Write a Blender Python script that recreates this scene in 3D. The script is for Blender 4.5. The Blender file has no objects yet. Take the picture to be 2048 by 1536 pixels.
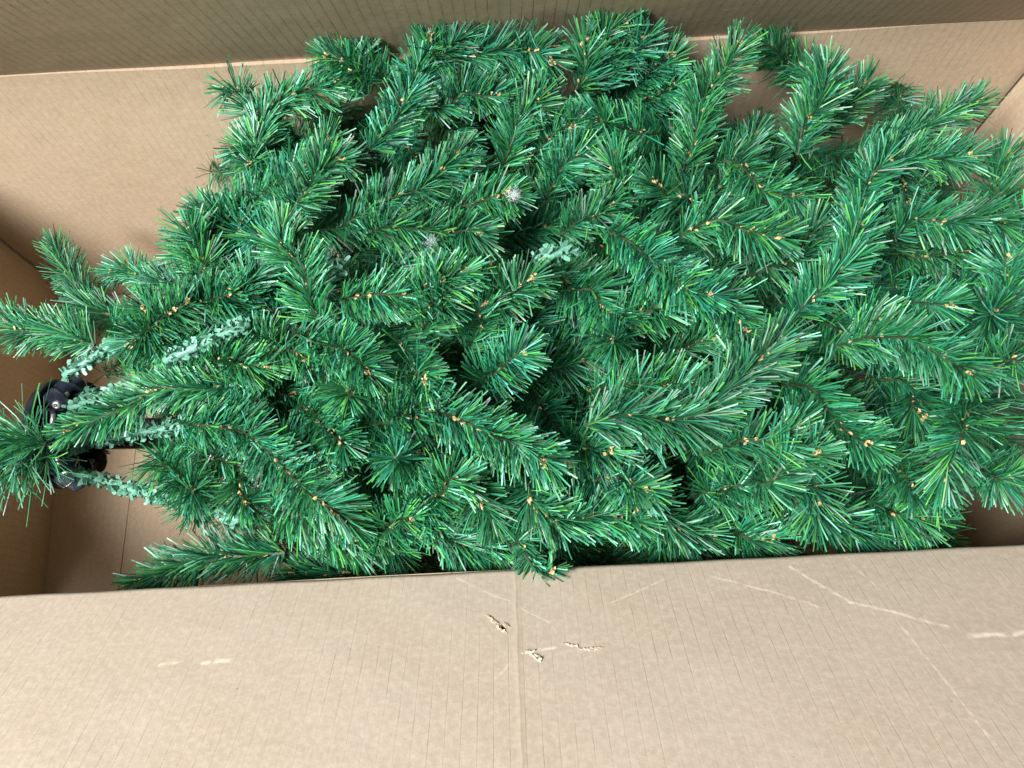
import bpy, bmesh, math, random
import numpy as np
from mathutils import Matrix, Vector

random.seed(7)
rng = np.random.default_rng(11)
scene = bpy.context.scene
COL = scene.collection

# ------------------------------------------------------------------ camera
# World: metres, X along the box, Y away from the viewer, Z up, box floor at z = 0.
CAM_Z = 0.857          # the phone is held 0.86 m above the box floor
RIM = 0.377            # box wall height
FPX, CX, CY = 1538.0, 1024.0, 768.0
_X = np.array([1.0, -.052, -.006]); _N = np.array([38., 551., 1538.]); _N /= np.linalg.norm(_N)
_X -= _N * (_X @ _N); _X /= np.linalg.norm(_X); _Z = -_N; _Y = np.cross(_Z, _X)
ROT = np.array([_X, _Y, _Z])                      # camera (right, down, forward) -> world
cam_data = bpy.data.cameras.new('camera')
cam = bpy.data.objects.new('camera', cam_data); COL.objects.link(cam)
cam_data.sensor_width = 36.0
cam_data.lens = FPX / 2048 * 36.0
cam_data.clip_start = 0.01; cam_data.clip_end = 100
m = np.eye(4); m[:3, 0] = ROT[:, 0]; m[:3, 1] = -ROT[:, 1]; m[:3, 2] = -ROT[:, 2]; m[2, 3] = CAM_Z
cam.matrix_world = Matrix(m.tolist())
scene.camera = cam

# ------------------------------------------------------------------ light
world = bpy.data.worlds.new('World'); scene.world = world; world.use_nodes = True
bg = world.node_tree.nodes['Background']
bg.inputs[0].default_value = (.80, .92, 1.0, 1); bg.inputs[1].default_value = .11
def area(name, loc, target, size, power, col):
    d = bpy.data.lights.new(name, 'AREA'); d.shape = 'RECTANGLE'; d.size, d.size_y = size
    d.energy = power; d.color = col
    o = bpy.data.objects.new(name, d); COL.objects.link(o); o.location = loc
    o.rotation_euler = (Vector(target) - Vector(loc)).to_track_quat('-Z', 'Y').to_euler()
    return o
area('window_light', (-1.0, -.50, 2.15), (-.05, .22, .35), (.70, .70), 150, (.975, .985, 1.0))
scene.view_settings.view_transform = 'Standard'; scene.view_settings.look = 'None'
scene.view_settings.exposure = 0.0; scene.view_settings.gamma = 1.0
scene.render.engine = 'CYCLES'
scene.cycles.max_bounces = 4; scene.cycles.diffuse_bounces = 3; scene.cycles.transmission_bounces = 2

# ------------------------------------------------------------------ helpers
def ray(px, py): return ROT @ np.array([px - CX, py - CY, FPX])
def at(px, py, h):
    """the place that shows at photograph pixel px, py and lies h metres above the box rim"""
    r = ray(px, py); s = (RIM + h - CAM_Z) / r[2]
    p = r * s; p[2] += CAM_Z
    return p
def mesh_obj(name, verts, faces, mat, parent=None, kind=None, smooth=False, cols=None):
    me = bpy.data.meshes.new(name)
    verts = np.asarray(verts, dtype=np.float32)
    if isinstance(faces, np.ndarray) and faces.ndim == 2:
        k = faces.shape[1]; nf = len(faces)
        me.vertices.add(len(verts)); me.vertices.foreach_set('co', verts.ravel())
        me.loops.add(nf * k); me.loops.foreach_set('vertex_index', faces.ravel().astype(np.int32))
        me.polygons.add(nf); me.polygons.foreach_set('loop_start', np.arange(0, nf * k, k, dtype=np.int32))
        me.update(calc_edges=True)
    else:
        me.from_pydata([tuple(map(float, v)) for v in verts], [], [tuple(f) for f in faces]); me.update()
    if cols is not None:
        a = me.color_attributes.new('tint', 'FLOAT_COLOR', 'POINT')
        a.data.foreach_set('color', np.asarray(cols, dtype=np.float32).ravel())
    if smooth: me.polygons.foreach_set('use_smooth', np.ones(len(me.polygons), dtype=bool))
    if mat: me.materials.append(mat)
    o = bpy.data.objects.new(name, me); COL.objects.link(o)
    if parent: o.parent = parent
    if kind: o['kind'] = kind
    return o
def empty(name, loc, label=None, cat=None, group=None):
    o = bpy.data.objects.new(name, None); COL.objects.link(o); o.location = loc; o.empty_display_size = .02
    if label: o['label'] = label; o['category'] = cat
    if group: o['group'] = group
    return o

# ------------------------------------------------------------------ materials
class NT:
    def __init__(s, name):
        s.mat = bpy.data.materials.new(name); s.mat.use_nodes = True; s.t = s.mat.node_tree; s.n = s.t.nodes; s.l = s.t.links
        s.bsdf = s.n['Principled BSDF']; s.out = s.n['Material Output']
    def add(s, typ, **kw):
        nd = s.n.new(typ)
        for k, v in kw.items(): setattr(nd, k, v)
        return nd
    def put(s, sock, v):
        if hasattr(v, 'is_linked') or isinstance(v, bpy.types.NodeSocket): s.l.new(v, sock)
        else: sock.default_value = v
    def math(s, op, a, b=0.0, c=0.0, clamp=False):
        nd = s.add('ShaderNodeMath', operation=op, use_clamp=clamp)
        for i, v in enumerate((a, b, c)): s.put(nd.inputs[i], v)
        return nd.outputs[0]
    def vmath(s, op, a, b=(0, 0, 0), out=0):
        nd = s.add('ShaderNodeVectorMath', operation=op); s.put(nd.inputs[0], a); s.put(nd.inputs[1], b)
        return nd.outputs[out]
    def noise(s, vec, scale, detail=2.0, rough=.5):
        nd = s.add('ShaderNodeTexNoise'); s.l.new(vec, nd.inputs['Vector'])
        nd.inputs['Scale'].default_value = scale; nd.inputs['Detail'].default_value = detail; nd.inputs['Roughness'].default_value = rough
        return nd.outputs['Fac']
    def step(s, v, a, b, lo=0.0, hi=1.0):
        nd = s.add('ShaderNodeMapRange', interpolation_type='SMOOTHSTEP'); s.put(nd.inputs[0], v)
        nd.inputs[1].default_value = a; nd.inputs[2].default_value = b; nd.inputs[3].default_value = lo; nd.inputs[4].default_value = hi
        return nd.outputs[0]
    def mix(s, f, a, b, mode='MIX'):
        nd = s.add('ShaderNodeMix', data_type='RGBA', blend_type=mode)
        s.put(nd.inputs[0], f); s.put(nd.inputs[6], a); s.put(nd.inputs[7], b)
        return nd.outputs[2]

def cardboard(name, base=(.50, .378, .256), flute='x', line=.55, scuffs=(), seam=None, warm=(.47, .345, .22)):
    k = NT(name)
    co = k.add('ShaderNodeTexCoord').outputs['Object']
    sep = k.add('ShaderNodeSeparateXYZ'); k.l.new(co, sep.inputs[0])
    u, v = (sep.outputs[0], sep.outputs[1]) if flute == 'x' else (sep.outputs[1], sep.outputs[0])
    st = k.vmath('MULTIPLY', co, (1.0, .12, 1.0) if flute == 'x' else (.12, 1.0, 1.0))
    wob = k.noise(co, 45, 2)
    uu = k.math('ADD', u, k.math('MULTIPLY', k.math('SUBTRACT', wob, .5), .0009))
    fr = k.math('FRACT', k.math('DIVIDE', uu, .0078))
    d = k.math('MULTIPLY', k.math('ABSOLUTE', k.math('SUBTRACT', fr, .5)), .0078)     # metres from the flute line
    ln = k.step(d, .00008, .00042, 1.0, 0.0)
    dash = k.step(k.noise(k.vmath('MULTIPLY', co, (1, .35, 1) if flute == 'x' else (.35, 1, 1)), 150, 2), .44, .60)
    patch = k.step(k.noise(co, 11, 2), .36, .62)
    ln = k.math('MULTIPLY', k.math('MULTIPLY', ln, k.math('ADD', k.math('MULTIPLY', dash, .40), .50)), k.math('ADD', k.math('MULTIPLY', patch, .6), .4))
    mott = k.noise(co, 260, 4, .65); fib = k.noise(st, 1500, 2, .6); cloud = k.noise(co, 14, 3, .55)
    col = k.mix(k.step(cloud, .3, .7), (*base, 1), (*warm, 1))
    col = k.mix(.62, (*base, 1), col)
    col = k.mix(k.step(mott, .38, .68, 0, .42), col, (base[0] * 1.28, base[1] * 1.3, base[2] * 1.34, 1))
    col = k.mix(k.step(fib, .45, .8, 0, .26), col, (base[0] * .66, base[1] * .62, base[2] * .58, 1))
    speck = k.step(k.noise(co, 330, 1), .80, .83)
    col = k.mix(k.math('MULTIPLY', speck, .55), col, (.10, .07, .045, 1))
    col = k.mix(k.math('MULTIPLY', ln, line), col, (.085, .052, .03, 1))
    h = k.math('MULTIPLY', k.math('SINE', k.math('MULTIPLY', uu, 2 * math.pi / .0078)), .00003)
    h = k.math('ADD', h, k.math('MULTIPLY', mott, .00022))
    h = k.math('ADD', h, k.math('MULTIPLY', k.noise(co, 22, 2), .0016))
    h = k.math('SUBTRACT', h, k.math('MULTIPLY', ln, .00016))
    wv = k.add('ShaderNodeTexNoise'); k.l.new(co, wv.inputs['Vector']); wv.inputs['Scale'].default_value = 70
    cow = k.vmath('ADD', co, k.vmath('MULTIPLY', k.vmath('SUBTRACT', wv.outputs['Color'], (.5, .5, .5)), (.0035, .0035, 0)))
    brk = k.step(k.noise(co, 240, 2), .34, .58, .15, 1) if scuffs else None
    for (ax, ay), (bx, by), w, amt in scuffs:
        a = (ax, ay, 0); ba = (bx - ax, by - ay, 0); l2 = ba[0]**2 + ba[1]**2
        pa = k.vmath('MULTIPLY', k.vmath('SUBTRACT', cow, a), (1, 1, 0))
        t = k.math('DIVIDE', k.vmath('DOT_PRODUCT', pa, ba, 1), l2, clamp=True)
        pr = k.add('ShaderNodeVectorMath', operation='SCALE'); pr.inputs[0].default_value = ba; k.l.new(t, pr.inputs['Scale'])
        dd = k.vmath('LENGTH', k.vmath('SUBTRACT', pa, pr.outputs[0]), out=1)
        mk = k.math('MULTIPLY', k.step(dd, 0.0, w * 1.25, 1, 0), brk)
        col = k.mix(k.math('MULTIPLY', mk, amt), col, (.78, .66, .50, 1))
    if seam is not None:
        sd = k.math('SUBTRACT', k.math('ADD', u, k.math('MULTIPLY', k.math('SUBTRACT', k.noise(co, 60, 3), .5), .003)), seam)
        band = k.math('MULTIPLY', k.step(sd, -.0045, -.0015), k.step(sd, 0.0, .0006, 1, 0))
        col = k.mix(k.math('MULTIPLY', band, .13), col, (.22, .15, .09, 1))
        lt = k.math('MULTIPLY', k.step(sd, 0.0, .0005), k.step(sd, .001, .004, 1, 0))
        col = k.mix(k.math('MULTIPLY', lt, .22), col, (.70, .57, .42, 1))
        h = k.math('ADD', h, k.math('MULTIPLY', k.step(sd, -.0008, .0008), .00015))
    bp = k.add('ShaderNodeBump'); bp.inputs['Strength'].default_value = .55; bp.inputs['Distance'].default_value = 1.0
    k.l.new(h, bp.inputs['Height']); k.l.new(bp.outputs[0], k.bsdf.inputs['Normal'])
    k.l.new(col, k.bsdf.inputs['Base Color'])
    k.bsdf.inputs['Roughness'].default_value = .62; k.bsdf.inputs['Specular IOR Level'].default_value = .28
    return k.mat

def needle_material():
    k = NT('needle_film')
    at_ = k.add('ShaderNodeAttribute', attribute_name='tint')
    k.l.new(at_.outputs['Color'], k.bsdf.inputs['Base Color'])
    k.bsdf.inputs['Roughness'].default_value = .43; k.bsdf.inputs['Specular IOR Level'].default_value = .55
    tr = k.add('ShaderNodeBsdfTranslucent'); k.l.new(k.mix(.5, at_.outputs['Color'], (.05, .40, .09, 1)), tr.inputs['Color'])
    mx = k.add('ShaderNodeMixShader'); mx.inputs[0].default_value = .08
    k.l.new(k.bsdf.outputs[0], mx.inputs[1]); k.l.new(tr.outputs[0], mx.inputs[2]); k.l.new(mx.outputs[0], k.out.inputs['Surface'])
    return k.mat
def plain(name, col, rough=.5, spec=.5, metal=0.0, noise=None):
    k = NT(name); k.bsdf.inputs['Base Color'].default_value = (*col, 1)
    k.bsdf.inputs['Roughness'].default_value = rough; k.bsdf.inputs['Specular IOR Level'].default_value = spec; k.bsdf.inputs['Metallic'].default_value = metal
    if noise:
        co = k.add('ShaderNodeTexCoord').outputs['Object']; n = k.noise(co, noise[0], 3, .6)
        k.l.new(k.mix(k.step(n, .35, .7), (*col, 1), (*noise[1], 1)), k.bsdf.inputs['Base Color'])
        bp = k.add('ShaderNodeBump'); bp.inputs['Strength'].default_value = .3; bp.inputs['Distance'].default_value = .001
        k.l.new(n, bp.inputs['Height']); k.l.new(bp.outputs[0], k.bsdf.inputs['Normal'])
    return k.mat

M_NEEDLE = needle_material()
M_STEM = plain('stem_wire', (.016, .050, .018), .6, noise=(900, (.05, .05, .02)))
M_FLECK = plain('fleck_paper', (.58, .43, .21), .8, .2, noise=(500, (.40, .25, .10)))
M_TAPE = plain('mint_tape', (.105, .285, .190), .45, .45, noise=(420, (.18, .40, .29)))
M_HUB = plain('hub_steel', (.009, .011, .017), .25, .6, noise=(140, (.016, .02, .03)))
M_RIVET = plain('rivet_metal', (.55, .55, .53), .35, .5, .8)
M_LINT = plain('lint_fibre', (.8, .84, .84), .9, .1)
M_TORN = plain('torn_paper', (.74, .62, .47), .85, .1, noise=(700, (.58, .45, .31)))
M_GROUND = plain('ground_boards', (.10, .07, .05), .6, .3, noise=(20, (.06, .04, .03)))

# ------------------------------------------------------------------ the surface under the box
g = mesh_obj('ground', [(-6, -6, -.012), (6, -6, -.012), (6, 6, -.012), (-6, 6, -.012)], [(0, 1, 2, 3)], M_GROUND, kind='structure')

# ------------------------------------------------------------------ cardboard box
XL_FAR, XL_NEAR, XR, YN, YF = -.547, -.524, .4487, .052, .4532
TH = .005
box = empty('cardboard_box', (0, .25, 0), 'large open brown corrugated cardboard box holding a folded artificial tree', 'box')
box_inv = Matrix.Translation(box.location).inverted()
def panel(name, width, height, mat, matrix, nx=24, ny=10, bow=.0, label=None, skew0=0.0, skew1=0.0):
    """a board lying in its local x (width) and y (height), its inner face at local z = 0, TH thick behind it"""
    vs, fs = [], []
    for j in range(ny + 1):
        for i in range(nx + 1):
            a, b = i / nx, j / ny
            x0 = -width / 2 + skew0 * b; x1 = width / 2 + skew1 * b
            z = bow * math.sin(math.pi * a) * (b ** 1.2) + .0008 * math.sin(9 * a + 3 * b) * b
            vs.append((x0 + (x1 - x0) * a, height * b + .0005 * math.sin(37 * a) * (b == 1), z))
    n = len(vs); vs += [(x, y, z - TH) for x, y, z in vs]
    q = lambda i, j: j * (nx + 1) + i
    for j in range(ny):
        for i in range(nx):
            f = (q(i, j), q(i + 1, j), q(i + 1, j + 1), q(i, j + 1)); fs += [f, tuple(n + t for t in reversed(f))]
    for i in range(nx): fs += [(q(i + 1, 0), q(i, 0), n + q(i, 0), n + q(i + 1, 0)), (q(i, ny), q(i + 1, ny), n + q(i + 1, ny), n + q(i, ny))]
    for j in range(ny): fs += [(q(0, j), q(0, j + 1), n + q(0, j + 1), n + q(0, j)), (q(nx, j + 1), q(nx, j), n + q(nx, j), n + q(nx, j + 1))]
    o = mesh_obj(name, vs, fs, mat)
    o.parent = box; o.matrix_local = box_inv @ matrix
    if label: o['label'] = label
    return o
def frame(origin, xdir, ydir):
    x = Vector(xdir).normalized(); y = Vector(ydir).normalized(); z = x.cross(y)
    return Matrix(((x[0], y[0], z[0], origin[0]), (x[1], y[1], z[1], origin[1]), (x[2], y[2], z[2], origin[2]), (0, 0, 0, 1)))
M_WALL = cardboard('kraft_wall', line=.34)
M_FLAP_FAR = cardboard('kraft_flap', line=.75, scuffs=[((-.30, .045), (-.24, .035), .0009, .4), ((-.4, .03), (-.33, .012), .0009, .4), ((.17, .022), (.24, .035), .0009, .45), ((.21, .055), (.25, .06), .0008, .5)])
M_FLOOR = cardboard('kraft_floor', line=.25)
xm = (XL_FAR + XR) / 2; W = XR - XL_FAR
# far wall (faces the viewer, -Y): local z must point to -Y
panel('wall', W, RIM, M_WALL, frame((xm, YF, 0), (1, 0, 0), (0, 0, 1)), 40, 12, .004, 'tall far side wall of the box')
# near wall: faces +Y
panel('wall', XR - XL_NEAR, RIM - .004, M_WALL, frame(((XR + XL_NEAR) / 2, YN, 0), (-1, 0, 0), (0, 0, 1)), 40, 12, 0)
# end walls
dl = Vector((XL_NEAR - XL_FAR, YN - YF, 0))
panel('wall', dl.length - .006, RIM, M_WALL, frame(((XL_FAR + XL_NEAR) / 2, (YN + YF) / 2, 0), (-dl[0], -dl[1], 0), (0, 0, 1)), 20, 12, 0)
panel('wall', YF - YN - .0035, RIM, M_WALL, frame((XR, (YN + YF - .0035) / 2, 0), (0, -1, 0), (0, 0, 1)), 20, 12, 0)
# strips added behind the corner slots to block light leaking in from outside
panel('corner_light_block', .03, RIM - .002, M_WALL, frame((XL_FAR - .0085, YF - .006, .001), (0, 1, 0), (0, 0, 1)), 2, 4, 0)
panel('corner_light_block', .03, RIM - .002, M_WALL, frame((XR + .0085, YF - .006, .001), (0, -1, 0), (0, 0, 1)), 2, 4, 0)
# glued joint tab inside the far right corner
panel('joint_tab', .038, RIM - .01, M_WALL, frame((XR - .0022, YF - .0235, .004), (0, -1, 0), (0, 0, 1)), 4, 8, 0, 'narrow glued corner tab on the right end wall')
# bottom: two long boards below, short end board proud of them at the left
panel('bottom_board', W + .03, YF - YN, M_FLOOR, frame((xm, YN, 0), (1, 0, 0), (0, 1, 0)), 10, 6, 0)
panel('bottom_board', .092, YF - YN - .006, M_FLOOR, frame((XL_FAR + .055, YN + .003, .0016), (1, 0, 0), (0, 1, 0)), 6, 6, 0)

# ---- near flap: folded outwards and rising towards the viewer at 43 degrees
A = math.radians(43)
flap_frame = frame((0, YN, RIM), (-1, 0, 0), (0, -math.cos(A), math.sin(A)))
# frame(): x = -X, y = outward/up, z = x cross y -> faces up and towards the box
finv = np.array(flap_frame.inverted())
def on_flap(px, py):
    r = ray(px, py); o = np.array([0, 0, CAM_Z])
    nrm = np.array(flap_frame)[:3, 2]; p0 = np.array(flap_frame)[:3, 3]
    p = o + r * ((p0 - o) @ nrm / (r @ nrm))
    q = finv[:3, :3] @ p + finv[:3, 3]
    return float(q[0]), float(q[1])
def scuff(pts, w, amt):
    q = [on_flap(*p) for p in pts]
    return [(q[i], q[i + 1], w, amt) for i in range(len(q) - 1)]
SC = []
SC += scuff([(1425, 1153), (1540, 1182), (1637, 1213)], .0012, .5)
SC += scuff([(1580, 1135), (1700, 1205), (1790, 1225), (1895, 1253)], .0015, .62)
SC += scuff([(1938, 1272), (1975, 1271), (2055, 1265)], .0022, .75)
SC += scuff([(1805, 1255), (1880, 1350), (1990, 1490)], .0009, .45)
SC += scuff([(1690, 1113), (1760, 1180)], .0007, .4)
SC += scuff([(1225, 1205), (1275, 1182), (1330, 1160)], .0008, .42)
SC += scuff([(915, 1158), (990, 1192), (1020, 1202)], .0007, .42)
SC += scuff([(1040, 1215), (1100, 1247)], .0007, .42)
SC += scuff([(318, 1330), (352, 1326)], .0015, .65)
SC += scuff([(408, 1326), (455, 1321)], .0018, .75)
SC += scuff([(1068, 1300), (1112, 1296)], .0013, .6)
SC += scuff([(990, 1355), (1020, 1325)], .0010, .35)
M_FLAP = cardboard('kraft_near_flap', base=(.455, .372, .285), warm=(.425, .335, .24), line=.27, scuffs=SC, seam=on_flap(1038, 1330)[0])
FL = .20
def near_flap():
    bm = bmesh.new(); hw = .485; x_off = -(XR + XL_NEAR) / 2      # local x = -X
    # rounded crease, then the flat board with two torn holes
    R0 = .007; turn = math.pi / 2 - A; prof = []
    for i in range(7):
        th = turn * (1 - i / 6)      # angle below the flap plane
        prof.append((R0 * math.tan(turn / 2) - R0 * math.sin(th), -R0 * (1 - math.cos(th))))
    y0 = prof[-1][0]
    xs = np.linspace(-hw, hw, 60)
    prev = None
    for (y, z) in prof:
        row = [bm.verts.new((x + x_off, y + .0003 * math.sin(x * 90), z)) for x in xs]
        if prev:
            for i in range(len(xs) - 1): bm.faces.new((prev[i], prev[i + 1], row[i + 1], row[i]))
        prev = row
    # flat board outline + holes
    outer = list(prev)
    n1 = [bm.verts.new((x + x_off, FL + .0006 * math.sin(60 * x), 0)) for x in xs[::-1]]
    loop = outer + n1
    edges = []
    for i in range(len(loop)):
        a, b = loop[i], loop[(i + 1) % len(loop)]
        e = bm.edges.get((a, b)) or bm.edges.new((a, b)); edges.append(e)
    holes = [[(1000, 1251), (1005, 1247), (1010, 1252), (1013, 1258), (1008, 1262), (1002, 1256)],
             [(979, 1231), (983, 1229), (985, 1233), (981, 1234)], [(1168, 1297), (1172, 1295), (1177, 1297), (1172, 1299)]]
    for hpoly in holes:
        vv = [bm.verts.new((*on_flap(*p), 0)) for p in hpoly]
        for i in range(len(vv)): edges.append(bm.edges.new((vv[i], vv[(i + 1) % len(vv)])))
    res = bmesh.ops.triangle_fill(bm, use_beauty=True, edges=edges)
    bm.normal_update()
    for f in bm.faces:
        if f.normal.z < 0: f.normal_flip()
    ret = bmesh.ops.extrude_face_region(bm, geom=list(bm.faces))
    for v in [x for x in ret['geom'] if isinstance(x, bmesh.types.BMVert)]: v.co.z -= .0045
    bmesh.ops.recalc_face_normals(bm, faces=list(bm.faces))
    me = bpy.data.meshes.new('flap'); bm.to_mesh(me); bm.free(); me.materials.append(M_FLAP)
    o = bpy.data.objects.new('flap', me); COL.objects.link(o); o.parent = box; o.matrix_local = box_inv @ flap_frame
    o['label'] = 'bright scuffed near flap with three small tears, raised towards the viewer'
    return o
flap = near_flap()
# torn paper lips round the holes and along the longest scuffs
def tear(path, width, lift, seed):
    r = random.Random(seed); vs, fs = [], []
    pts = []
    for i in range(len(path) - 1):
        for s in range(7): pts.append(tuple(path[i][k] + (path[i + 1][k] - path[i][k]) * s / 7 for k in (0, 1)))
    pts.append(path[-1])
    for i, p in enumerate(pts):
        q = on_flap(*p); tap = math.sin(math.pi * (i + .4) / (len(pts) + .0)) * .8 + .25
        w = width * 1.3 * tap * r.uniform(.65, 1.15)
        vs += [(q[0] + r.uniform(-.3, .3) * w, q[1] - w * .5, .0003 + r.uniform(0, .0003)), (q[0], q[1], .0004 + .2 * lift * tap * r.uniform(.3, 1)),
               (q[0] + r.uniform(-.3, .3) * w, q[1] + w * .5, .0003 + r.uniform(0, .0004))]
        if i:
            a = 3 * (i - 1); b = 3 * i
            fs += [(a, a + 1, b + 1, b), (a + 1, a + 2, b + 2, b + 1)]
    # a few frayed curls standing up
    for c in range(len(pts) // 6):
        q = on_flap(*r.choice(pts)); a = r.uniform(0, 6.28); L = width * r.uniform(.6, 1.3); w = width * r.uniform(.3, .7); n = len(vs)
        dx, dy = math.cos(a), math.sin(a)
        for s in (0, .5, 1):
            z = .0005 + lift * .35 * s
            vs += [(q[0] + dx * L * s - dy * w * (1 - .6 * s), q[1] + dy * L * s + dx * w * (1 - .6 * s), z), (q[0] + dx * L * s + dy * w * (1 - .6 * s), q[1] + dy * L * s - dx * w * (1 - .6 * s), z)]
        fs += [(n, n + 1, n + 3, n + 2), (n + 2, n + 3, n + 5, n + 4)]
    return mesh_obj('torn_edge', vs, fs, M_TORN, flap)
tear([(972, 1231), (985, 1240), (997, 1249)], .0020, .0016, 1)
tear([(974, 1236), (988, 1247), (1002, 1262), (1014, 1267)], .0017, .0010, 2)
tear([(1004, 1246), (1012, 1250), (1019, 1256)], .0014, .0012, 3)
tear([(1043, 1309), (1056, 1304), (1066, 1312), (1079, 1327)], .0022, .0018, 4)
tear([(1068, 1310), (1078, 1314), (1086, 1318)], .0018, .0020, 5)
tear([(1126, 1287), (1142, 1292), (1160, 1298)], .0015, .0010, 6)
tear([(1160, 1300), (1180, 1300), (1207, 1296)], .0017, .0012, 7)

# ---- far flap: leans in over the box
B = math.radians(26)
far_frame = frame((xm, YF - .0004, RIM + .001), (1, 0, 0), (0, -math.sin(B), math.cos(B)))
panel('flap', W - .004, .20, M_FLAP_FAR, far_frame, 40, 8, -.003, 'shaded far flap leaning in over the box')
# ---- end flaps hang outwards
panel('flap', YF - YN - .01, .19, M_WALL, frame((XR + .009, (YN + YF) / 2, RIM - .001), (0, -1, 0), (math.cos(.5), 0, -math.sin(.5))), 8, 6, 0)
panel('flap', YF - YN - .01, .19, M_WALL, frame((XL_FAR - .009, (YN + YF) / 2, RIM - .001), (0, 1, 0), (-math.cos(.5), 0, -math.sin(.5))), 8, 6, 0)

# ------------------------------------------------------------------ artificial tree
tree_root = at(170, 872, -.10)
tree = empty('artificial_christmas_tree', tuple(tree_root), 'folded green artificial Christmas tree section lying on its side in the box', 'tree')
def catmull(P, n):
    P = np.asarray(P, float)
    if len(P) == 2: return P[0] + (P[1] - P[0]) * np.linspace(0, 1, n)[:, None]
    Q = np.vstack([2 * P[0] - P[1], P, 2 * P[-1] - P[-2]]); segs = len(P) - 1; out = []
    for t in np.linspace(0, segs, n):
        i = min(int(t), segs - 1); f = t - i; a, b, c, d = Q[i:i + 4]
        out.append(.5 * (2 * b + (c - a) * f + (2 * a - 5 * b + 4 * c - d) * f * f + (3 * b - a - 3 * c + d) * f ** 3))
    return np.array(out)
def tube(path, r0, r1, sides=6):
    path = np.asarray(path); n = len(path); T = np.gradient(path, axis=0); T /= np.linalg.norm(T, axis=1)[:, None]
    up = np.array([0, 0, 1.]) if abs(T[:, 2]).mean() < .8 else np.array([0, 1., 0])
    N = np.cross(T, up); N /= np.linalg.norm(N, axis=1)[:, None]; Bn = np.cross(T, N)
    rad = np.linspace(r0, r1, n)[:, None]; vs = []
    for s in range(sides):
        a = 2 * math.pi * s / sides; vs.append(path + rad * (math.cos(a) * N + math.sin(a) * Bn))
    vs = np.stack(vs, 1).reshape(-1, 3); fs = []
    for i in range(n - 1):
        for s in range(sides):
            a = i * sides + s; b = i * sides + (s + 1) % sides; fs.append((a, b, b + sides, a + sides))
    fs += [tuple(range(sides))[::-1], tuple(range((n - 1) * sides, n * sides))]
    return vs, fs
PAL = np.array([[.008, .092, .036], [.013, .145, .058], [.026, .212, .066], [.070, .300, .052], [.022, .215, .118], [.004, .038, .016], [.140, .46, .29]])
PALW = np.array([.21, .23, .19, .09, .13, .10, .05])
TR = np.asarray(tree_root)
COUNT = {'n': 0}
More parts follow.
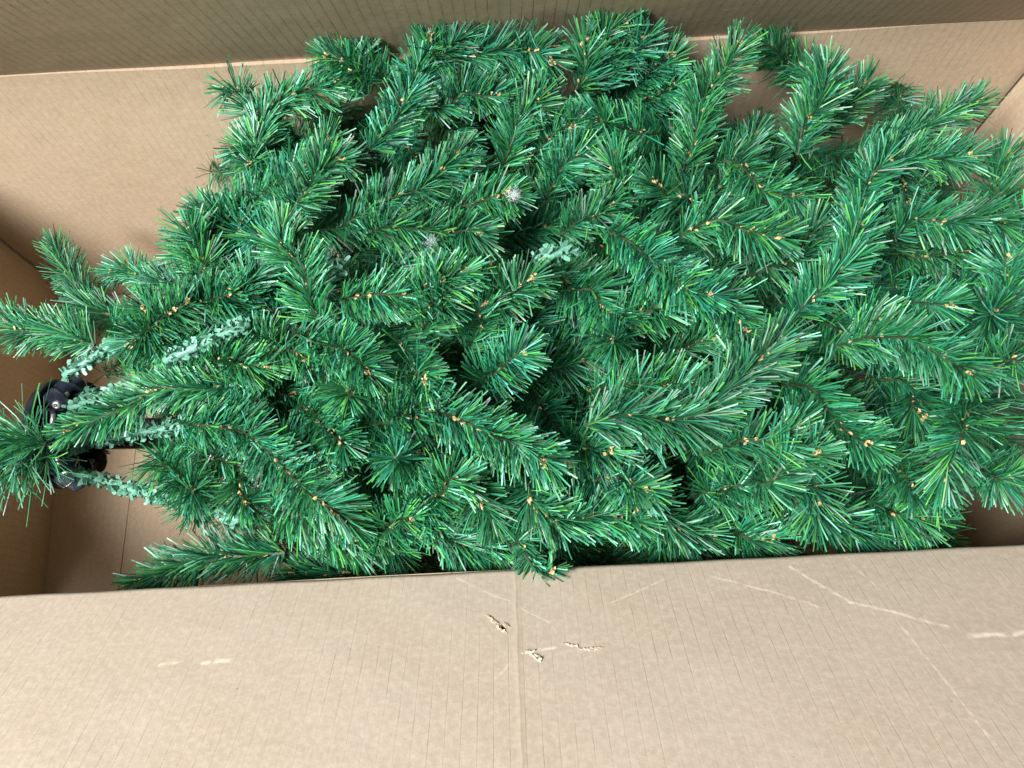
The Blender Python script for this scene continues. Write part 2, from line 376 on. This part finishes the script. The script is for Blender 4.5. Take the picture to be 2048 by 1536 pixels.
def sprig(path, length=.0205, dens=8400, flat=.62, alpha=55, wild=0.0, flecks=True, width=.00084, up=None, sink=None):
    """one bottle-brush branch: wire stem, film needles swept towards the tip, tan paper flecks along the wire"""
    path = catmull(path, 14)
    path = path + catmull(np.vstack([np.zeros(3), rng.normal(0, .0028, (3, 3)), np.zeros(3)]), 14)
    seg = np.linalg.norm(np.diff(path, axis=0), axis=1); L = seg.sum()
    T = np.gradient(path, axis=0); T /= np.linalg.norm(T, axis=1)[:, None]
    cum = np.concatenate([[0], np.cumsum(seg)]) / L
    n = max(60, int(dens * L)); t = np.sort(rng.random(n)); t = np.clip(t, .0, .998)
    def lerp(A_, tt):
        return np.stack([np.interp(tt, cum, A_[:, k]) for k in range(3)], 1)
    P = lerp(path, t); D = lerp(T, t); D /= np.linalg.norm(D, axis=1)[:, None]
    if up is None: up = np.array([rng.normal(0, .16), -.28 + rng.normal(0, .16), 1.])
    U = up - D * (D @ up)[:, None]; U /= np.linalg.norm(U, axis=1)[:, None]; S = np.cross(D, U)
    phi = rng.random(n) * 2 * math.pi
    rad = np.cos(phi)[:, None] * S + (flat * np.sin(phi))[:, None] * U
    rad /= np.linalg.norm(rad, axis=1)[:, None]
    # sides of the brush lie in locks: neighbouring needles share an angle
    lock = np.interp(t * L, np.arange(0, L + .02, .006), rng.normal(0, 10, len(np.arange(0, L + .02, .006))))
    al = np.radians(alpha + lock * np.sign(np.cos(phi)) + rng.normal(0, 6 + 18 * wild, n) + np.where(rng.random(n) < .06, rng.normal(0, 26, n), 0) - 24 * np.clip((t - .72) / .28, 0, 1) ** 1.3)
    d0 = np.cos(al)[:, None] * D + np.sin(al)[:, None] * rad
    kn = np.arange(0, L + .03, .014)        # crushed and combed over where the bundle was pressed together
    sway = np.stack([np.interp(t * L, kn, rng.normal(0, .08, len(kn))) for _ in range(3)], 1) + rng.normal(0, .05, 3)
    d0 += sway + rng.normal(0, .05 + .22 * wild, (n, 3)); d0 /= np.linalg.norm(d0, axis=1)[:, None]
    ln = length * (1 - .18 * np.clip((t - .8) / .2, 0, 1)) * rng.normal(1, .13 + .2 * wild, n) * np.where(rng.random(n) < .10, rng.uniform(.4, .8, n), 1)
    ln *= .72 + .28 * np.clip(t / .12, 0, 1)
    bend = rng.normal(.10, .10 + .25 * wild, n)[:, None] * D + rng.normal(0, .05 + .2 * wild, (n, 3)) + np.array([0, 0, -.05])
    d1 = d0 + bend; d1 /= np.linalg.norm(d1, axis=1)[:, None]
    wv = np.cross(d0, U) + rng.normal(0, .45, (n, 3)); wv -= d0 * np.sum(wv * d0, 1)[:, None]; wv /= np.linalg.norm(wv, axis=1)[:, None]
    w = width * rng.uniform(.65, 1.2, n)[:, None] / 2
    p0 = P + rad * .0008; p1 = p0 + d0 * (ln * .5)[:, None]; p2 = p1 + d1 * (ln * .5)[:, None]
    nx = np.cross(d0, wv) * .00012
    V = np.stack([p0 - wv * w * .7, p0 + wv * w * .7, p1 - wv * w, p1 + wv * w, p2 - wv * w * .92, p2 + wv * w * .92 + d1 * rng.uniform(-.0006, .0006, n)[:, None]], 1)
    b = np.arange(n)[:, None] * 6
    F = np.concatenate([b + np.array([[0, 1, 3, 2]]), b + np.array([[2, 3, 5, 4]])], 0)
    ci = rng.choice(len(PAL), n, p=PALW); c = PAL[ci] * rng.uniform(.75, 1.3, n)[:, None] * rng.uniform(.80, 1.18) * (1 + np.array([.22, .03, -.14]) * rng.normal(0, .4))
    c = np.clip(c, .003, .6); c4 = np.concatenate([c, np.ones((n, 1))], 1)
    tipc = c4.copy(); tipc[:, :3] = tipc[:, :3] * 1.12 + np.array([.012, .02, .012])
    C6 = np.stack([c4, c4, c4, c4, tipc, tipc], 1).reshape(-1, 4)
    if sink is not None:
        sink[0].append(V.reshape(-1, 3) - TR); sink[1].append(F); sink[2].append(C6); return
    vs, fs = tube(path - TR, .0015, .0011, 5)
    st = mesh_obj('branch', vs, fs, M_STEM, tree)
    mesh_obj('needles', V.reshape(-1, 3) - TR, F, M_NEEDLE, st, kind='stuff', cols=C6)
    if flecks:
        fv, ff = [], []
        k = max(2, int(L / .0075)); ts = (np.arange(k) + rng.uniform(.2, .8, k)) / k
        ts = np.concatenate([ts[ts > .12], [.985, .995]])
        for tt in ts:
            if rng.random() < .52 - .34 * tt and tt < .97: continue
            pp = lerp(path, np.array([tt]))[0]; dd = lerp(T, np.array([tt]))[0]
            uu = up - dd * (dd @ up); uu /= np.linalg.norm(uu); ss = np.cross(dd, uu)
            for q in range(rng.integers(1, 4) + (2 if tt > .97 else 0)):
                cpt = pp + uu * rng.uniform(.0016, .0042) + ss * rng.normal(0, .0012) + dd * rng.normal(0, .0012)
                r = rng.uniform(.0006, .0018); a0 = rng.random() * 6.28; nb = len(fv)
                e1 = dd + rng.normal(0, .5, 3); e1 /= np.linalg.norm(e1); e2 = np.cross(uu + rng.normal(0, .4, 3), e1); e2 /= np.linalg.norm(e2)
                m_ = 5
                for s in range(m_):
                    a = a0 + 6.283 * s / m_; rr = r * rng.uniform(.45, 1.25)
                    fv.append(cpt + e1 * rr * math.cos(a) * 1.2 + e2 * rr * math.sin(a) * .8 + uu * rng.uniform(-.0005, .0007) - TR)
                fv.append(cpt + uu * .0007 - TR)
                for s in range(m_): ff.append((nb + s, nb + (s + 1) % m_, nb + m_))
        if ff: mesh_obj('paper_flecks', fv, ff, M_FLECK, st, kind='stuff')
    COUNT['n'] += 1
    return st
def P3(pts, hb, ht, raw=False):
    a = np.asarray(pts, float); s = np.concatenate([[0], np.cumsum(np.linalg.norm(np.diff(a, axis=0), axis=1))]); s /= s[-1]
    out = []
    for (x, y), f in zip(a, s):
        h = hb + (ht - hb) * f ** .7
        if not raw: h = min(h, -.022 + .07 * max(0, (1190 - .0488 * x - y - 45) / 130))      # branches beside the near wall stay below its rim
        out.append(at(x, y, h))
    return out
def S(h, *pts, rise=.03, raw=False, **kw):
    return sprig(P3(pts, h - rise, h, raw), **kw)
def star(h, x, y, tilt=(0, 0), **kw):
    """a branch whose tip points up at the viewer"""
    tip = at(x, y, h); d = np.array([0, 0, CAM_Z]) - tip; d /= np.linalg.norm(d); d += np.array([tilt[0], tilt[1], 0]); d /= np.linalg.norm(d)
    kw.setdefault('flat', 1.0); kw.setdefault('alpha', 62)
    return sprig([tip - d * .075, tip - d * .035, tip], up=np.array([.3, 1., .2]), **kw)

HI, MD, LO = .040, .012, -.035
# --- far edge of the tree, rising above the far rim
S(.030, (775, 165), (715, 140), (650, 113), rise=.02)
S(.028, (740, 190), (715, 140), (720, 95), rise=.02)
S(.020, (497, 335), (520, 245), (570, 192), (675, 163), rise=.01)
S(.015, (560, 245), (500, 215), (450, 182), rise=.01, length=.020, dens=5200)
S(.025, (740, 300), (785, 235), (842, 142), rise=.02)
S(.044, (850, 170), (890, 110), (932, 68), rise=.03)
S(.044, (840, 175), (850, 110), (860, 70), rise=.03)
S(.046, (920, 122), (1000, 103), (1050, 108), (1103, 128), rise=.015)
S(.046, (1145, 190), (1165, 130), (1175, 82), rise=.03)
S(.050, (1180, 165), (1205, 105), (1255, 48), rise=.03)
S(.048, (1200, 180), (1235, 110), (1290, 70), rise=.03)
S(.030, (1240, 200), (1300, 150), (1345, 110), rise=.04)
S(.020, (1255, 235), (1310, 195), (1350, 165), rise=.04)
S(.035, (860, 212), (925, 197), (1005, 193))
S(.038, (1005, 335), (1030, 280), (1058, 218), (1090, 182))
S(.036, (1065, 315), (1115, 267), (1147, 248))
S(.034, (1320, 268), (1230, 248), (1163, 231))
S(.042, (1264, 435), (1250, 370), (1235, 308))
S(.040, (1370, 418), (1340, 390), (1303, 362))
S(.040, (690, 448), (790, 393), (860, 357), (922, 308))
S(.042, (730, 472), (805, 458), (900, 462), (963, 469))
S(.042, (890, 420), (985, 400), (1022, 391))
S(.044, (680, 600), (790, 588), (860, 568), (935, 545))
S(.048, (843, 670), (865, 612), (890, 558))
S(.046, (645, 645), (605, 575), (578, 505), (567, 450))
S(.030, (555, 455), (600, 415), (655, 345), (690, 320))
S(.022, (440, 425), (490, 402), (560, 372), (610, 325))
S(.010, (378, 565), (388, 500), (392, 455), rise=.02, length=.023)
S(.010, (320, 645), (415, 616), (490, 570))
S(.004, (275, 665), (335, 640), (380, 600))
S(.015, (460, 650), (500, 590), (545, 525))
S(.000, (560, 735), (480, 772), (380, 785), (320, 778), (230, 812), (128, 868), rise=.012, length=.0165)
S(.050, (595, 668), (655, 683), (708, 702), (740, 748))
S(.048, (790, 672), (830, 730), (858, 769))
S(.055, (765, 790), (830, 806), (900, 832), (960, 848), (1040, 880), (1100, 930))
star(.045, 790, 915, (.1, -.2)); star(.046, 700, 790, (0, -.15)); star(.040, 1225, 685, (0, -.1)); star(.02, 385, 985, (.0, .1)); star(-.03, 1327, 1085, (0, -.2))
star(.030, 1985, 628, (.1, 0)); star(.012, 700, 902, (0, 0)); star(.015, 920, 942, (0, -.1))
S(.036, (715, 838), (800, 842), (840, 850))
S(.036, (955, 775), (1000, 735), (1052, 702))
S(.036, (965, 615), (1030, 575), (1072, 556))
S(.025, (932, 705), (958, 645), (975, 602))
S(.058, (1215, 462), (1290, 515), (1370, 556), (1432, 590))
S(.056, (1415, 570), (1445, 620), (1490, 670))
S(.058, (1362, 470), (1440, 445), (1500, 458), (1565, 477))
S(.038, (1430, 325), (1520, 370), (1602, 396))
S(.050, (1365, 340), (1392, 280), (1412, 200), (1440, 140), (1478, 88), rise=.04)
S(.005, (1640, 200), (1590, 130), (1512, 76), length=.023)
S(.032, (1595, 310), (1630, 210), (1652, 128))
S(-.01, (1640, 270), (1690, 215), (1735, 165))
S(-.005, (1715, 305), (1830, 262), (1955, 205))
S(.015, (1725, 378), (1780, 325), (1850, 312), (1945, 316))
S(.020, (1710, 445), (1740, 370), (1775, 320))
S(.005, (1972, 470), (1990, 390), (2012, 305))
S(.050, (1585, 632), (1630, 600), (1672, 562), (1697, 512), (1722, 420))
S(.034, (1490, 555), (1590, 505), (1645, 448))
S(.036, (1790, 475), (1850, 445), (1930, 445), (2005, 447))
S(.034, (1980, 640), (2015, 560), (2040, 500), (2065, 430))
S(.048, (1670, 692), (1760, 674), (1832, 684), (1900, 722), (1948, 750))
S(.040, (1930, 752), (2020, 733), (2070, 735))
S(.048, (1940, 790), (1920, 850), (1908, 912), (1865, 1010))
S(.046, (1565, 768), (1612, 784), (1662, 813), (1700, 850), (1742, 892))
S(.064, (1170, 852), (1230, 841), (1300, 852), (1380, 853), (1432, 808), (1490, 745), (1565, 676), rise=.015, length=.0225)
S(.050, (1400, 910), (1470, 902), (1530, 872), (1590, 838))
S(.050, (1505, 957), (1560, 945), (1600, 920), (1635, 898))
S(.034, (1565, 968), (1620, 995), (1682, 1032))
S(.010, (1400, 985), (1450, 980), (1500, 985))
S(-.01, (1455, 1060), (1500, 1072), (1552, 1078))
S(.040, (1225, 978), (1292, 1026), (1342, 1058), (1425, 1072))
S(.036, (1115, 1052), (1220, 1038), (1275, 1012))
S(.030, (820, 1058), (870, 1068), (950, 1086), (1027, 1101))
S(.008, (1025, 1090), (1062, 1116), (1108, 1133), rise=.006, length=.012, dens=7000, raw=True)
S(.034, (815, 1015), (890, 975), (930, 960))
S(.030, (925, 955), (960, 1010), (987, 1056))
S(.030, (1055, 955), (1070, 1020), (1130, 1062))
S(.034, (360, 846), (470, 872), (550, 930), (635, 995), (690, 1035), (715, 1068))
S(.036, (550, 1015), (605, 1036), (660, 1065), (717, 1100))
S(-.05, (570, 1105), (450, 1103), (350, 1130), (273, 1166), rise=.0)
S(-.06, (740, 1150), (660, 1145), (583, 1140), rise=0)
S(.030, (595, 815), (645, 845), (690, 890))
S(-.15, (275, 640), (170, 598), (138, 555), (110, 492), rise=-.02, length=.0235)
S(-.10, (190, 690), (100, 668), (14, 640), rise=-.01, length=.0235)
S(-.15, (340, 600), (280, 548), (222, 548), rise=-.02)
S(.000, (92, 888), (50, 884), (-20, 895), (-90, 900), rise=.0, length=.030, wild=.75, dens=17000, flat=1.0, width=.0007)
S(-.012, (98, 905), (55, 915), (-30, 930), rise=.0, length=.028, wild=.8, dens=13000, flat=1.0, width=.0007)
S(.010, (1735, 1000), (1800, 1032), (1872, 1034))
S(.012, (1690, 1052), (1760, 1070), (1820, 1058))
S(-.02, (1920, 935), (2000, 958), (2070, 972))
S(-.08, (1825, 1065), (1890, 1082))
S(.026, (1120, 550), (1180, 590), (1245, 645))
S(.044, (1225, 638), (1280, 617), (1335, 603), (1364, 586))
S(.044, (1185, 778), (1250, 766), (1310, 768), (1392, 770))
S(.030, (1130, 880), (1150, 870), (1230, 900), wild=.5)
S(.030, (1120, 470), (1190, 420), (1225, 400))
S(.030, (1090, 400), (1130, 330), (1180, 300))
S(.026, (1180, 960), (1240, 955), (1300, 980))
S(.020, (420, 920), (470, 960), (500, 1010))
S(.010, (330, 905), (360, 950), (400, 985))
S(.022, (560, 880), (620, 900), (670, 930))
S(.020, (480, 700), (560, 690), (620, 720))
S(.010, (380, 740), (450, 720), (540, 730))
S(.010, (700, 1050), (760, 1060), (830, 1040))
S(.010, (780, 980), (830, 1000), (870, 1040))
S(.026, (1640, 640), (1690, 660), (1760, 640))
S(.018, (1780, 560), (1830, 600), (1900, 610))
S(.020, (1760, 760), (1820, 790), (1850, 840))
S(.010, (1750, 900), (1800, 940), (1830, 990))
# --- the slope of the bundle down to the hub
for q in [(.004, (520, 425), (470, 432), (418, 440)), (-.008, (505, 500), (445, 468), (402, 418)), (-.010, (470, 540), (410, 522), (362, 505)),
          (-.020, (425, 602), (365, 575), (322, 562)), (-.022, (405, 645), (335, 622), (288, 612)), (.008, (570, 335), (510, 312), (478, 292)),
          (.010, (600, 275), (555, 300), (500, 335)), (.004, (565, 520), (520, 480), (485, 435)), (-.025, (385, 692), (320, 682), (262, 690)),
          (-.005, (470, 610), (430, 570), (405, 530)), (-.004, (600, 640), (540, 620), (480, 600)), (-.012, (400, 800), (450, 812), (510, 835))]:
    S(q[0], *q[1:], rise=.02)
# --- the depth of the bundle: branches further in, all pointing roughly towards the base end
FOOT = [(250, 690), (330, 570), (420, 430), (490, 260), (560, 200), (700, 150), (900, 110), (1200, 90), (1340, 130), (1420, 210), (1520, 260), (1700, 260), (1900, 260),
        (2060, 400), (2060, 860), (1900, 930), (1790, 1040), (1500, 1090), (1100, 1110), (700, 1110), (520, 1080), (420, 1010), (330, 960), (260, 850)]
def inside(x, y, poly):
    c = False; j = len(poly) - 1
    for i in range(len(poly)):
        xi, yi = poly[i]; xj, yj = poly[j]
        if (yi > y) != (yj > y) and x < (xj - xi) * (y - yi) / (yj - yi) + xi: c = not c
        j = i
    return c
POCKETS = [(1640, 350, 95), (1700, 960, 110), (1690, 740, 60), (1830, 900, 70), (1090, 1000, 70), (1060, 620, 45), (640, 960, 60), (900, 1110, 70), (1200, 1110, 70), (1560, 700, 45), (1480, 1050, 60), (960, 560, 45), (1950, 1040, 150)]
def fill(h, step, inset, seed, dens, length=.023, sink=None):
    r = random.Random(seed); y = 100 + r.uniform(0, step); row = 0
    while y < 1150:
        x = 200 + r.uniform(0, step) + (row % 2) * step * .5
        while x < 2060:
            px, py = x + r.uniform(-.35, .35) * step, y + r.uniform(-.3, .3) * step
            cx_, cy_ = 1150, 640
            if sink is None and any((px - a) ** 2 + (py - b) ** 2 < (c + 45) ** 2 for a, b, c in POCKETS): x += step; continue
            if inside(cx_ + (px - cx_) / inset, cy_ + (py - cy_) / inset, FOOT) or (sink is not None and 560 < px < 1800 and 1040 < py < 1185 - .0488 * px):
                ang = math.radians(r.choice((r.uniform(-60, 60), r.uniform(-60, 60), r.uniform(-100, 100)))); L = r.uniform(150, 270)
                dx, dy = math.cos(ang) * L / 2, math.sin(ang) * L / 2
                S(h + r.uniform(-.014, .014), (px - dx, py - dy), (px + r.uniform(-12, 12), py + r.uniform(-12, 12)), (px + dx, py + dy), rise=.035, dens=dens, length=length, sink=sink)
            x += step
        y += step * .8; row += 1
fill(-.020, 165, .95, 5, 7000, .022)
fill(-.045, 165, .96, 1, 6400, .022)
inner = ([], [], [])
fill(-.075, 140, .95, 2, 4400, .024, inner)
fill(-.110, 150, .93, 3, 3600, .027, inner)
fill(-.160, 190, .90, 4, 3000, .030, inner)
off = np.cumsum([0] + [len(v) for v in inner[0]])
mesh_obj('inner_branches', np.concatenate(inner[0]), np.concatenate([f + o for f, o in zip(inner[1], off)]), M_NEEDLE, tree, kind='stuff', cols=np.concatenate(inner[2]))

print("branches", COUNT["n"], "triangles", sum(len(me.polygons) * 2 for me in bpy.data.meshes))
# --- wrapped base branches: wire wound with short crinkled mint tape
def wrapped(path, r=.0052, dens=3000):
    path = catmull(path, 12); seg = np.linalg.norm(np.diff(path, axis=0), axis=1); L = seg.sum(); cum = np.concatenate([[0], np.cumsum(seg)]) / L
    T = np.gradient(path, axis=0); T /= np.linalg.norm(T, axis=1)[:, None]
    vs, fs = tube(path - TR, r * .55, r * .55, 8)
    st = mesh_obj('wrapped_branch', vs, fs, M_TAPE, tree, smooth=True)
    n = int(dens * L); t = rng.random(n); V, F = [], []
    for tt in t:
        p = np.array([np.interp(tt, cum, path[:, k]) for k in range(3)]); d = np.array([np.interp(tt, cum, T[:, k]) for k in range(3)]); d /= np.linalg.norm(d)
        a = rng.normal(0, 1, 3); a -= d * (a @ d); a /= np.linalg.norm(a); b = np.cross(d, a)
        o = p + a * r * rng.uniform(.45, .8); out = a * rng.uniform(.5, 1.0) + d * rng.uniform(-.6, .9); out /= np.linalg.norm(out)
        w = np.cross(out, a + rng.normal(0, .5, 3)); w /= (np.linalg.norm(w) + 1e-9); ww = rng.uniform(.0009, .0019); ll = rng.uniform(.0026, .0056)
        k = len(V); mid = o + out * ll * .5 + a * rng.uniform(.0002, .0008); end = o + out * ll + w * rng.normal(0, .0006) - a * rng.uniform(0, .0012)
        V += [o - w * ww, o + w * ww, mid - w * ww * 1.1, mid + w * ww * 1.1, end - w * ww * rng.uniform(.6, 1), end + w * ww * rng.uniform(.6, 1)]
        F += [(k, k + 1, k + 3, k + 2), (k + 2, k + 3, k + 5, k + 4)]
    mesh_obj('tape_curls', np.array(V) - TR, np.array(F), M_TAPE, st, kind='stuff')
    return st
def Wp(pts, **kw): return wrapped([at(*p) for p in pts], **kw)
Wp([(128, 752, -.075), (190, 712, -.07), (265, 662, -.055), (330, 610, -.04)])
Wp([(130, 897, -.058), (190, 880, -.05), (260, 866, -.04), (385, 848, -.02)])
Wp([(150, 945, -.085), (230, 968, -.08), (290, 985, -.07), (350, 1002, -.055)])
Wp([(410, 1010, -.005), (445, 1022, 0), (480, 1040, 0)])
Wp([(330, 722, .002), (390, 695, .006), (440, 672, .008), (500, 648, .006)], dens=2600)
Wp([(1068, 520, .034), (1105, 510, .037), (1145, 493, .034)], r=.006)
Wp([(618, 508, .015), (650, 520, .02), (690, 535, .015)], r=.006)
Wp([(850, 215, .010), (868, 185, .018), (895, 165, .014)], r=.006)
Wp([(150, 790, -.09), (200, 790, -.085), (300, 770, -.08)], dens=2600)
Wp([(140, 815, -.07), (200, 800, -.06), (300, 790, -.045)], dens=2600)

# --- hub: dark steel collar with riveted ears, on the centre pole
hub_c = at(118, 868, -.105)
def hub_build():
    v, f = tube([hub_c + np.array([-.006, 0, 0]), hub_c + np.array([.30, -.01, -.01])], .0125, .0125, 20)
    mesh_obj('pole', np.array(v) - TR, f, M_HUB, tree, smooth=True)
    # collar: dished ring turned about X
    prof = [(-.004, .010), (-.008, .020), (-.007, .034), (-.003, .0425), (.002, .0440), (.0035, .0425), (-.001, .034), (-.003, .020), (0.002, .010)]
    n = 48; vs = []; fs = []
    for i in range(n):
        a = 2 * math.pi * i / n
        for x, r in prof: vs.append(hub_c + np.array([x, r * math.cos(a), r * math.sin(a)]) - TR)
    k = len(prof)
    for i in range(n):
        for j in range(k - 1):
            a, b = i * k + j, ((i + 1) % n) * k + j; fs.append((a, b, b + 1, a + 1))
    hub = mesh_obj('hub', vs, fs, M_HUB, tree, smooth=True); hub['label'] = 'dark steel hub collar with riveted ears'
    for i in range(8):
        a = math.pi / 2 * 0 + 2 * math.pi * i / 8 + .06
        rd = np.array([0, math.cos(a), math.sin(a)]); tg = np.array([0, -math.sin(a), math.cos(a)]); ax = np.array([1., 0, 0])
        for s in (-1, 1):
            outl = []
            for q in range(15):    # ear outline: straight at the collar, rounded at the free end
                u = q / 14
                if u < .2: p = (0.0, .016 + .028 * u / .2)
                elif u < .8:
                    th = math.pi / 2 - math.pi * (u - .2) / .6; p = (.012 + .013 * math.cos(th), .030 + .0155 * math.sin(th))
                else: p = (.012 * (1 - (u - .8) / .2), .0145)
                outl.append(p)
            vs = []; m_ = len(outl)
            for off in (s * .0068, s * .0084):
                for (x, r) in outl:
                    flare = .0022 * max(0, (x - .012) / .013) ** 2 * s
                    vs.append(hub_c + ax * x + rd * r + tg * (off + flare) - TR)
            fs = [tuple(range(m_)), tuple(range(m_, 2 * m_))[::-1]] + [(j, (j + 1) % m_, m_ + (j + 1) % m_, m_ + j) for j in range(m_)]
            mesh_obj('ear', vs, fs, M_HUB, hub)
        # tubular rivet through both ears
        c0 = hub_c + ax * .0135 + rd * .0315
        pr = [(-.0105, .0014), (-.0108, .0022), (-.0100, .0034), (-.0088, .0036), (-.0086, .0020), (.0086, .0020), (.0088, .0036), (.0100, .0034), (.0108, .0022), (.0105, .0014), (.006, .0012)]
        vs = []; fs = []; nn = 14
        for t in range(nn):
            b = 2 * math.pi * t / nn
            for o_, r in pr: vs.append(c0 + tg * o_ + (ax * math.cos(b) + rd * math.sin(b)) * r - TR)
        kk = len(pr)
        for t in range(nn):
            for j in range(kk - 1):
                p, q = t * kk + j, ((t + 1) % nn) * kk + j; fs.append((p, q, q + 1, p + 1))
        mesh_obj('rivet', vs, fs, M_RIVET, hub, smooth=True)
hub_build()

# ------------------------------------------------------------------ lint caught in the needles
def lint(px, py, h, r, n, label):
    c = at(px, py, h); V, F = [], []
    for i in range(n):
        p = c + rng.normal(0, r * .33, 3); d = rng.normal(0, 1, 3); d /= np.linalg.norm(d); k = len(V)
        for s in range(5):
            w = np.cross(d, rng.normal(0, 1, 3)); w /= np.linalg.norm(w); w *= .00004
            V += [p - w, p + w]
            if s: F.append((k + 2 * s - 2, k + 2 * s - 1, k + 2 * s + 1, k + 2 * s))
            p = p + d * r * .34; d = d + rng.normal(0, .5, 3); d /= np.linalg.norm(d)
    o = mesh_obj('lint_tuft', np.array(V) - c, np.array(F), M_LINT)
    o.location = tuple(c); o['label'] = label; o['category'] = 'lint'; o['group'] = 'lint caught in the tree'
lint(1027, 390, .050, .004, 260, 'largest fluffy white lint tuft near the middle of the tree')
lint(862, 484, .034, .0045, 90, 'small grey lint tuft up and left of the tree centre')
lint(910, 948, .022, .0045, 110, 'thin lint tuft among dark needles beside an upright branch tip')
lint(1052, 1086, -.006, .005, 90, 'wispy pale lint tuft close to the near rim of the box')
